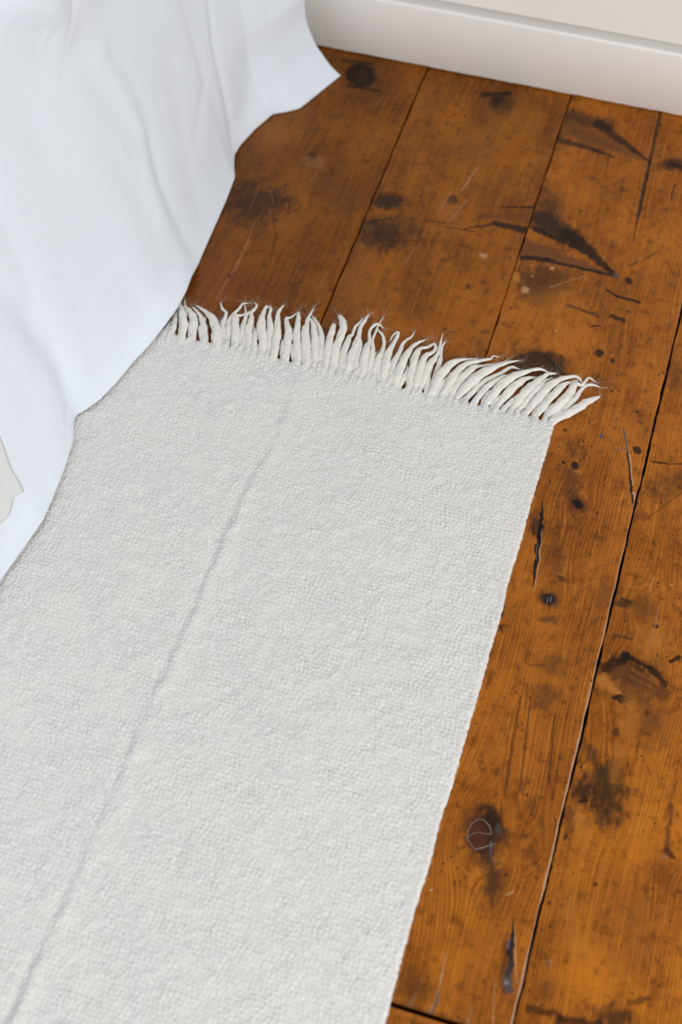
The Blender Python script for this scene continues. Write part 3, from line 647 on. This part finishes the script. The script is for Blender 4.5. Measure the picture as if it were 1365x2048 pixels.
ROOTS = []
for ox, oy, s, strands in FR:
    for st in strands:
        a, b = (fl(ox + q[0] / s, oy + q[1] / s, .004) for q in st[:2])
        ROOTS.append(a[0] + (b[0] - a[0]) * (RYE - a[1]) / (b[1] - a[1] + 1e-9))
ROOTS = np.array(sorted(ROOTS))

gx = spacing([(-0.66, -0.60, .004), (-0.60, -0.0720, .00115), (-0.0720, RX1, .0005)])
gy = spacing([(-0.45, 0.16, .005), (0.16, 0.965, .00118), (0.965, RYE, .0008)])
X, Y = np.meshgrid(gx, gy)
TH = 0.0058
# weave: offset rows of small rounded nubs, jittered
wx = X + (vnoise(X * 170, Y * 170, 21) - .5) * .0020
wy = Y + (vnoise(X * 170, Y * 170, 22) - .5) * .0020
row = wy / 0.0044
ri = np.floor(row)
rph = vnoise(ri * 7.31, ri * 0 + 3.0, 27) * 1.0
col_ = wx / (0.0047 + 0.0007 * (rph - .5)) + rph * 5.0
nub = (np.abs(np.sin(np.pi * row)) ** .8) * (np.abs(np.sin(np.pi * col_)) ** .8) * 1.3
nub *= 0.55 + 0.9 * vnoise(np.floor(col_) * 3.7, ri * 5.3, 30)
Z = TH + 0.00075 * (nub - .5) * (0.6 + 0.8 * vnoise(X * 60, Y * 60, 23))
Z += 0.0010 * (vnoise(X * 90, Y * 90, 24) - .5) + 0.0022 * (vnoise(X * 9, Y * 6, 25) - .5) + 0.0006 * (vnoise(X * 300, Y * 300, 26) - .5)
# the standing crease
cr = np.array([fl(*q, z=TH) for q in [(603, 745), (577, 830), (545, 905), (500, 980), (455, 1078), (420, 1155), (385, 1240), (340, 1340), (292, 1440), (262, 1520), (233, 1592), (188, 1692), (140, 1800), (92, 1902), (40, 2020), (10, 2090)]])
o_ = np.argsort(cr[:, 1]); cr = cr[o_]
cxl = np.interp(Y, cr[:, 1], cr[:, 0]) + (vnoise(Y * 80, 0 * Y, 28) - .5) * .003
ca = np.interp(Y, [0.15, 0.26, 0.30, 0.40, 0.55, 0.68, 0.8, 0.9, 0.975], [.0036, .0024, .0017, .0016, .0017, .0018, .0019, .0010, .0002]) * (0.45 + 1.1 * vnoise(Y * 60, 0 * Y, 29))
dx = X - cxl
Z += np.where(dx < 0, ca * np.exp(-(dx / 0.0050) ** 2), ca * np.exp(-(dx / 0.009) ** 2))
Z -= 0.35 * ca * np.exp(-((dx + .008) / 0.005) ** 2)
# selvedge and end roll-off
ed = RX1 - X
Z = np.where(ed < 0.003, Z * np.sqrt(np.clip(1 - ((0.003 - ed) / 0.0031) ** 2, 0.02, 1)), Z)
Z += 0.0002 * np.exp(-((ed - .004) / .0025) ** 2)
ee = RYE - Y
Z = np.where(ee < 0.010, Z * (0.62 + 0.38 * np.sqrt(np.clip(1 - ((0.010 - ee) / 0.0101) ** 2, 0, 1))), Z)
Z += (0.0016 * (np.exp(-((np.min(np.abs(gx[:, None] - ROOTS[None, :]), axis=1)) / .003) ** 2) - .6))[None, :] * np.clip(1 - ee / .022, 0, 1)
jag = (vnoise(Y * 330, 0 * Y, 31) - .5) * .0011 + (vnoise(Y * 22, 0 * Y, 32) - .5) * .0024
Xo = X + jag * np.clip(1 - ed / .02, 0, 1)
rootd = np.min(np.abs(gx[:, None] - ROOTS[None, :]), axis=1)
tongue = 0.0115 * (np.exp(-(rootd / .0030) ** 2) - .40)
Yo = Y + (tongue[None, :] + (vnoise(X * 240, 0 * X, 33) - .5) * .003) * np.clip(1 - ee / .020, 0, 1)
nr, nc = X.shape
V = np.stack([Xo, Yo, Z], -1).reshape(-1, 3)
# skirt down to the floor so that the body is closed
per = np.concatenate([np.arange(nc), np.arange(1, nr) * nc + nc - 1, (nr - 1) * nc + np.arange(nc - 2, -1, -1), np.arange(nr - 2, 0, -1) * nc])
low_v = V[per].copy(); low_v[:, 2] = 0.0006
lo0 = len(V)
V2 = np.concatenate([V, low_v]) - ROFF
k = np.arange(len(per)); kn = (k + 1) % len(per)
side = np.stack([per[k], lo0 + k, lo0 + kn, per[kn]], 1)
link('woven_body', mesh_np('woven_body', V2, np.concatenate([grid_quads(nr, nc), side])), wool_mat, rug)

def catmull(P, n):
    P = np.asarray(P, float)
    P = np.concatenate([[2 * P[0] - P[1]], P, [2 * P[-1] - P[-2]]])
    seg = len(P) - 3
    out = []
    for t in np.linspace(0, seg - 1e-6, n):
        i = int(t); u = t - i
        p0, p1, p2, p3 = P[i:i + 4]
        out.append(0.5 * ((2 * p1) + (-p0 + p2) * u + (2 * p0 - 5 * p1 + 4 * p2 - p3) * u * u + (-p0 + 3 * p1 - 3 * p2 + p3) * u ** 3))
    return np.array(out)

strand_paths = []
def strand(pts, zbase, seed, mat=yarn_mat):
    """pts: rows of x, y, radius on the floor plan."""
    n = 34
    q = catmull(pts, n)
    r = np.clip(q[:, 2], .00035, None) * (1 + 0.16 * (vnoise(np.arange(n) * .8, np.zeros(n), seed) - .5))
    t = np.linspace(0, 1, n)
    lift = 0.0012 * np.sin(np.pi * t) * rng.random() + 0.0016 * t * rng.random()
    c = np.stack([q[:, 0], q[:, 1], r * 0.62 + zbase * (1 - t * .5) + lift], 1)
    tan = np.gradient(c, axis=0); tan /= np.linalg.norm(tan, axis=1)[:, None] + 1e-9
    sid = np.cross(tan, [0, 0, 1.0]); sid /= np.linalg.norm(sid, axis=1)[:, None] + 1e-9
    nrm = np.cross(sid, tan)
    m = 14
    vs = []
    for i in range(n):
        for j in range(m):
            a = 2 * math.pi * j / m
            rr = 1 + 0.10 * math.sin(3 * a + i * 0.9 + seed) + 0.12 * (rng.random() - .5)   # soft spun yarn
            vs.append(c[i] + sid[i] * math.cos(a) * r[i] * rr + nrm[i] * math.sin(a) * r[i] * .62 * rr)
    vs.append(c[0] - tan[0] * r[0] * .5); vs.append(c[-1] + tan[-1] * r[-1])
    vs = np.array(vs); vs[:, 2] = np.maximum(vs[:, 2], .0003)
    f = []
    for i in range(n - 1):
        for j in range(m):
            f.append((i * m + j, i * m + (j + 1) % m, (i + 1) * m + (j + 1) % m, (i + 1) * m + j))
    a0, a1 = n * m, n * m + 1
    for j in range(m):
        f.append((a0, (j + 1) % m, j)); f.append((a1, (n - 1) * m + j, (n - 1) * m + (j + 1) % m))
    me = bpy.data.meshes.new('fringe_strand')
    me.from_pydata([tuple(v - ROFF) for v in vs], [], f)
    me.update()
    strand_paths.append((c, r))
    return link('fringe_strand', me, mat, rug)

si = 0
bases = []
for ox, oy, s, strands in FR:
    for st in strands:
        pts = []
        for (a, b, w) in st:
            px, py = ox + a / s, oy + b / s
            hw = w / s / 2
            wpt = fl(px, py, 0.004)
            d = math.sqrt(wpt[0] ** 2 + wpt[1] ** 2 + CAM_H ** 2)
            pts.append((wpt[0], wpt[1], hw * d / F_PX))
        # run the yarn back into the weave
        p0, p1 = np.array(pts[0]), np.array(pts[1])
        dr = p1[:2] - p0[:2]; dr /= np.linalg.norm(dr)
        pts[0] = (p0[0], p0[1], p0[2] * .86)
        back = p0.copy(); back[:2] -= dr * 0.012; back[2] *= .5
        strand([tuple(back)] + pts, 0.0001 + 0.0004 * (si % 3), si)
        bases.append((p0[0], dr))
        si += 1
# thinner strands lying underneath and between
bases.sort(key=lambda t: t[0])
for i in range(len(bases) - 1):
    xa = (bases[i][0] + bases[i + 1][0]) / 2
    dr = (bases[i][1] + bases[i + 1][1]); dr /= np.linalg.norm(dr)
    sd = np.array([dr[1], -dr[0]])
    L = 0.026 + 0.014 * rng.random()
    p = []
    for t, w in ((-.014, .0018), (-.002, .0034), (.4 * L, .0034), (.8 * L, .0021), (L, .0008)):
        wv = sd * 0.002 * math.sin(t * 150 + i)
        p.append((xa + dr[0] * t + wv[0], RYE + dr[1] * t + wv[1], w))
    strand(p, 0.0, 200 + i)

# loose fibres along the fringe and the selvedge
def fibre_mesh(paths, rad):
    V, Fq = [], []
    for pth in paths:
        b = len(V); n = len(pth)
        tan = np.gradient(pth, axis=0); tan /= np.linalg.norm(tan, axis=1)[:, None] + 1e-9
        s_ = np.cross(tan, [0.1, 0.2, 1.0]); s_ /= np.linalg.norm(s_, axis=1)[:, None] + 1e-9
        u_ = np.cross(s_, tan)
        for i in range(n):
            rr = rad * (1 - .6 * i / n)
            for j in range(3):
                a = 2.094 * j
                V.append(pth[i] + s_[i] * math.cos(a) * rr + u_[i] * math.sin(a) * rr)
        for i in range(n - 1):
            for j in range(3):
                Fq.append((b + i * 3 + j, b + i * 3 + (j + 1) % 3, b + (i + 1) * 3 + (j + 1) % 3, b + (i + 1) * 3 + j))
    return mesh_np('wool_fuzz', np.array(V) - ROFF, Fq)

paths = []
for c, r in strand_paths:
    n = len(c)
    for k in range(26):
        i = int(n * (0.35 + 0.65 * rng.random() ** .6)) if k > 7 else n - 1
        i = min(i, n - 1)
        t = c[i] - c[max(i - 2, 0)]; t = t / (np.linalg.norm(t) + 1e-9)
        out = rng.normal(size=3); out[2] = abs(out[2]) * .5
        L = (0.003 + 0.006 * rng.random()) * (1.2 if k <= 7 else .75)
        d = t * 1.0 + out * .45
        d /= np.linalg.norm(d)
        bend = rng.normal(size=3) * 1.3
        st = c[i] + rng.normal(size=3) * r[i] * .45
        pth = np.array([st + d * L * u + bend * L * u * u * .5 for u in np.linspace(0, 1, 6)])
        pth[:, 2] = np.clip(pth[:, 2], .0004, .0085 if st[0] < -.49 else .03)
        paths.append(pth)
for k in range(900):
    yy = rng.uniform(0.2, RYE)
    st = np.array([RX1 - .0008 + (vnoise(yy * 22, 0, 32) - .5) * .0024, yy, 0.003 * rng.random() + .001])
    d = np.array([0.5 + rng.random(), rng.normal() * .8, rng.normal() * .3]); d /= np.linalg.norm(d)
    L = 0.0012 + 0.0026 * rng.random() ** 2
    pth = np.array([st + d * L * u for u in np.linspace(0, 1, 3)]); pth[:, 2] = np.maximum(pth[:, 2], .0004)
    paths.append(pth)
link('wool_fuzz', fibre_mesh(paths, .00006), yarn_mat, rug, kind='stuff')

# ------------------------------------------------------------------ bed linen
def linen(name, col):
    mt, g, bsdf, P = new_mat(name)
    n = g.noise(P, 1500.0, 2.0, .6)
    w = g.noise(g.v('MULTIPLY', P, (1, 1, .45)), 26.0, 3.0, .55, .4)
    g.put(bsdf.inputs['Base Color'], (*col, 1))
    bsdf.inputs['Roughness'].default_value = .85
    bsdf.inputs['Specular IOR Level'].default_value = .2
    bsdf.inputs['Sheen Weight'].default_value = .1
    nb = g.bump(w, .22, .006)
    g.l.new(g.bump(n, .08, .0006, nb), bsdf.inputs['Normal'])
    return mt

linen_mat = linen('white_cotton', (0.76, 0.825, 0.90))

hem_px = [(681, 152), (600, 217), (572, 224), (545, 228), (510, 258), (480, 290), (468, 310), (467, 332), (469, 355), (452, 400), (430, 450), (400, 518), (373, 580), (355, 615), (330, 650), (298, 690), (265, 725), (232, 765), (200, 798), (172, 818), (152, 829), (146, 842), (145, 880), (132, 925), (115, 970), (85, 1040), (50, 1090), (0, 1160)]
hz = 0.0102
hp = np.array([fl(*q, z=hz if q[1] > 560 else 0.0015) for q in hem_px])
ext = np.array([(-.562, .55), (-.548, .47), (-.572, .39), (-.556, .30), (-.58, .18), (-.55, .05), (-.57, -.15), (-.55, -.35), (-.57, -.60)])
hp = np.concatenate([hp, ext])
o_ = np.argsort(hp[:, 1]); hp = hp[o_]
YT = float(hp[-1, 1])
ny = 900
ysh = np.concatenate([np.linspace(-.60, .5, 160, endpoint=False), np.linspace(.5, YT, ny - 160)])
hx = np.interp(ysh, hp[:, 1], hp[:, 0])
ker = np.exp(-np.linspace(-2, 2, 9) ** 2); ker /= ker.sum()
hxs = np.convolve(np.pad(hx, 4, mode='edge'), ker, 'valid')
hxs[-6:] = hx[-6:]
hem_z = np.where(ysh < 1.08, .0102, .0012)
hem_z = np.convolve(np.pad(hem_z, 12, mode='edge'), np.ones(25) / 25, 'valid')

def side_x(z):
    return -0.560 - 0.14 * z

ZT = 0.62                                        # top of the bed
prof = []                                        # (kind, value)
zs = np.concatenate([np.linspace(0, .06, 30, endpoint=False), np.linspace(.06, .53, 130)])
RC = ZT - .53
nrow = len(zs)
GX, GZ, GY = [], [], []
def smooth_step(a, b, v):
    t = np.clip((v - a) / (b - a), 0, 1); return t * t * (3 - 2 * t)

# folds on the hanging side, one of them added out of view: sight-line polyline, depth (m), width (m); negative = valley
FOLDS = [
 ([(408, 0), (418, 92), (436, 169), (456, 270)], -.0045, .006), ([(395, 0), (404, 92), (422, 180), (445, 290)], .004, .012),
 ([(210, 103), (251, 169), (279, 246), (297, 349), (313, 410), (330, 455), (369, 560)], -.0042, .010), ([(190, 120), (232, 190), (262, 262), (284, 360), (300, 425), (318, 470), (352, 560)], .006, .016),
 ([(133, 103), (190, 169), (246, 256), (277, 308), (293, 355)], -.0040, .012),
 ([(470, 0), (482, 110), (486, 190), (478, 270)], -.008, .022), ([(543, 30), (580, 143), (600, 210)], -.005, .012), ([(515, 0), (545, 100), (560, 200)], .006, .02),
 ([(354, 0), (385, 118), (395, 164), (382, 215), (372, 280)], -.0022, .007),
 ([(149, 832), (137, 760), (104, 706), (62, 652), (11, 583), (-40, 500)], -.0055, .012), ([(120, 830), (100, 770), (70, 720), (20, 670)], .004, .02),
 ([(195, 287), (241, 370), (277, 436)], -.0020, .010), ([(180, 595), (215, 540), (250, 500)], .0015, .006), ([(100, 90), (50, 180), (100, 330), (170, 500), (230, 640)], -.0025, .03),
 ([(-90, -70), (30, -75), (110, -85)], .042, .045), ([(-30, 34), (20, 42), (70, 62)], -.010, .010), ([(-30, 18), (50, 26), (110, 50)], .010, .012), ([(-30, 90), (40, 120), (100, 170)], -.004, .03),  # first one: unseen bulge added above to shade the top-left corner
 ([(0, 180), (60, 260), (110, 330)], -.002, .018), ([(60, 600), (70, 680), (80, 740)], -.0015, .012), ([(330, 130), (345, 260), (365, 380), (380, 470)], -.0018, .012),
 ([(492, 226), (518, 216), (549, 211), (590, 205)], .0020, .004), ([(230, 560), (280, 640), (300, 680)], -.0018, .012),
]
def poly_disp(Yg, Zg):
    tot = np.zeros_like(Yg)
    for poly, amp, wd in FOLDS:
        q = np.array([on_side(*p) for p in poly])
        best = np.full(Yg.shape, 1e9); tt = np.zeros_like(Yg); L = 0
        lens = np.linalg.norm(np.diff(q, axis=0), axis=1); tl = lens.sum()
        for k in range(len(q) - 1):
            d = q[k + 1] - q[k]; dd = d @ d
            t = np.clip(((Yg - q[k, 0]) * d[0] + (Zg - q[k, 1]) * d[1]) / dd, 0, 1)
            e = np.hypot(Yg - q[k, 0] - t * d[0], Zg - q[k, 1] - t * d[1])
            m_ = e < best
            best = np.where(m_, e, best); tt = np.where(m_, (L + t * lens[k]) / tl, tt)
            L += lens[k]
        fade = 0.25 + 0.75 * np.clip(np.sin(np.pi * np.clip(tt, .06, .94)), 0, 1) ** .6
        tot += amp * .8 * fade * np.exp(-(best / (wd * 1.5)) ** 2)
    return tot

Yg, Zg = np.meshgrid(ysh, zs)                     # rows: z, columns: y
hemdev = (hxs - (-0.560))[None, :]
amp = 0.50 * np.exp(-Zg / .045) + 0.50 * np.exp(-Zg / .28)
Xg = side_x(Zg) + hemdev * amp + poly_disp(Yg, Zg) * smooth_step(.0, .035, Zg)
Xg += 0.006 * (vnoise(Yg * 7, Zg * 2.2, 41) - .5) * smooth_step(0, .1, Zg) + 0.0018 * (vnoise(Yg * 26, Zg * 7, 42) - .5) * smooth_step(0, .04, Zg)
# the free end by the wall leans back above the flared corner
endf = smooth_step(YT - .16, YT, Yg)
Xg += endf * (np.interp(Zg, [0, .0125, .04, .0825, .119, .3, .53], [0, .000, .002, .012, .026, .036, .036]))
Zr = Zg + hem_z[None, :] * (1 - smooth_step(0, .05, Zg))
Yr = Yg + 0.004 * (vnoise(Zg * 14, Yg * 0, 44) - .5) * endf
S_rows = [np.stack([Xg, Yr, Zr], -1)]
# roll over the mattress edge, run across the bed and down the hidden side
xt = Xg[-1]; y_t = Yr[-1]
for k in range(1, 15):
    a = k / 14 * math.pi / 2
    S_rows.append(np.stack([xt - RC * (1 - math.cos(a)), y_t, .53 + RC * math.sin(a) + 0.006 * (vnoise(ysh * 9, ysh * 0 + k * .2, 47) - .5) * math.sin(a)], -1)[None])
for xx in np.linspace(-.78, -1.52, 30):
    S_rows.append(np.stack([np.full(len(ysh), xx), y_t, ZT + 0.010 * (vnoise(ysh * 6, ysh * 0 + xx * 6, 48) - .5)], -1)[None])
for zz in (.60, .54, .42, .3, .15, .004):
    S_rows.append(np.stack([np.full(len(ysh), -1.56 - .03 * (1 - zz)), y_t, np.full(len(ysh), zz)], -1)[None])
S = np.concatenate(S_rows, 0)
me = mesh_np('bed_sheet', S.reshape(-1, 3), grid_quads(S.shape[0], S.shape[1], flip=True))
sheet = link('bed_sheet', me, linen_mat, label='white cotton bed sheet hanging in soft folds down to the floor', cat='bed sheet')
so = sheet.modifiers.new('cloth_thickness', 'SOLIDIFY'); so.thickness = 0.0012; so.offset = -1

# pale grey cloth whose corner lies against the sheet at the left
def sheet_point(u, v, off):
    yy, zz = on_side(u, v)
    j = np.clip(np.searchsorted(ysh, yy), 1, len(ysh) - 1); i = np.clip(np.searchsorted(zs, zz), 1, nrow - 1)
    fy = (yy - ysh[j - 1]) / (ysh[j] - ysh[j - 1]); fz = (zz - zs[i - 1]) / (zs[i] - zs[i - 1])
    fz = min(max(fz, 0), 1); fy = min(max(fy, 0), 1)
    xx = (Xg[i - 1, j - 1] * (1 - fy) + Xg[i - 1, j] * fy) * (1 - fz) + (Xg[i, j - 1] * (1 - fy) + Xg[i, j] * fy) * fz
    return np.array([xx + off, yy, zz])
edge = catmull([(-8, 868), (2, 892), (10, 918), (18, 940), (30, 960), (38, 980)], 16).tolist() + catmull([(36, 982), (27, 987), (19, 995), (17, 1010), (12, 1026), (1, 1040), (-12, 1052)], 18).tolist()
rowsT = []
for (u, v) in edge:
    rowp = []
    for k in range(14):
        f = (k / 13) ** 1.2
        lu, lv = -95 + (v - 960) * .25, 955 + (v - 960) * .9
        rowp.append(sheet_point(u * (1 - f) + lu * f, v * (1 - f) + lv * f, 0.0045))
    rowsT.append(rowp)
T = np.array(rowsT)
throw_mat = linen('pale_grey_cotton', (0.70, 0.72, 0.72))
throw = link('throw_blanket', mesh_np('throw_blanket', T.reshape(-1, 3), grid_quads(T.shape[0], T.shape[1])), throw_mat,
             label='corner of a pale grey cloth lying against the white bed sheet', cat='blanket')
so = throw.modifiers.new('cloth_thickness', 'SOLIDIFY'); so.thickness = 0.002; so.offset = 0
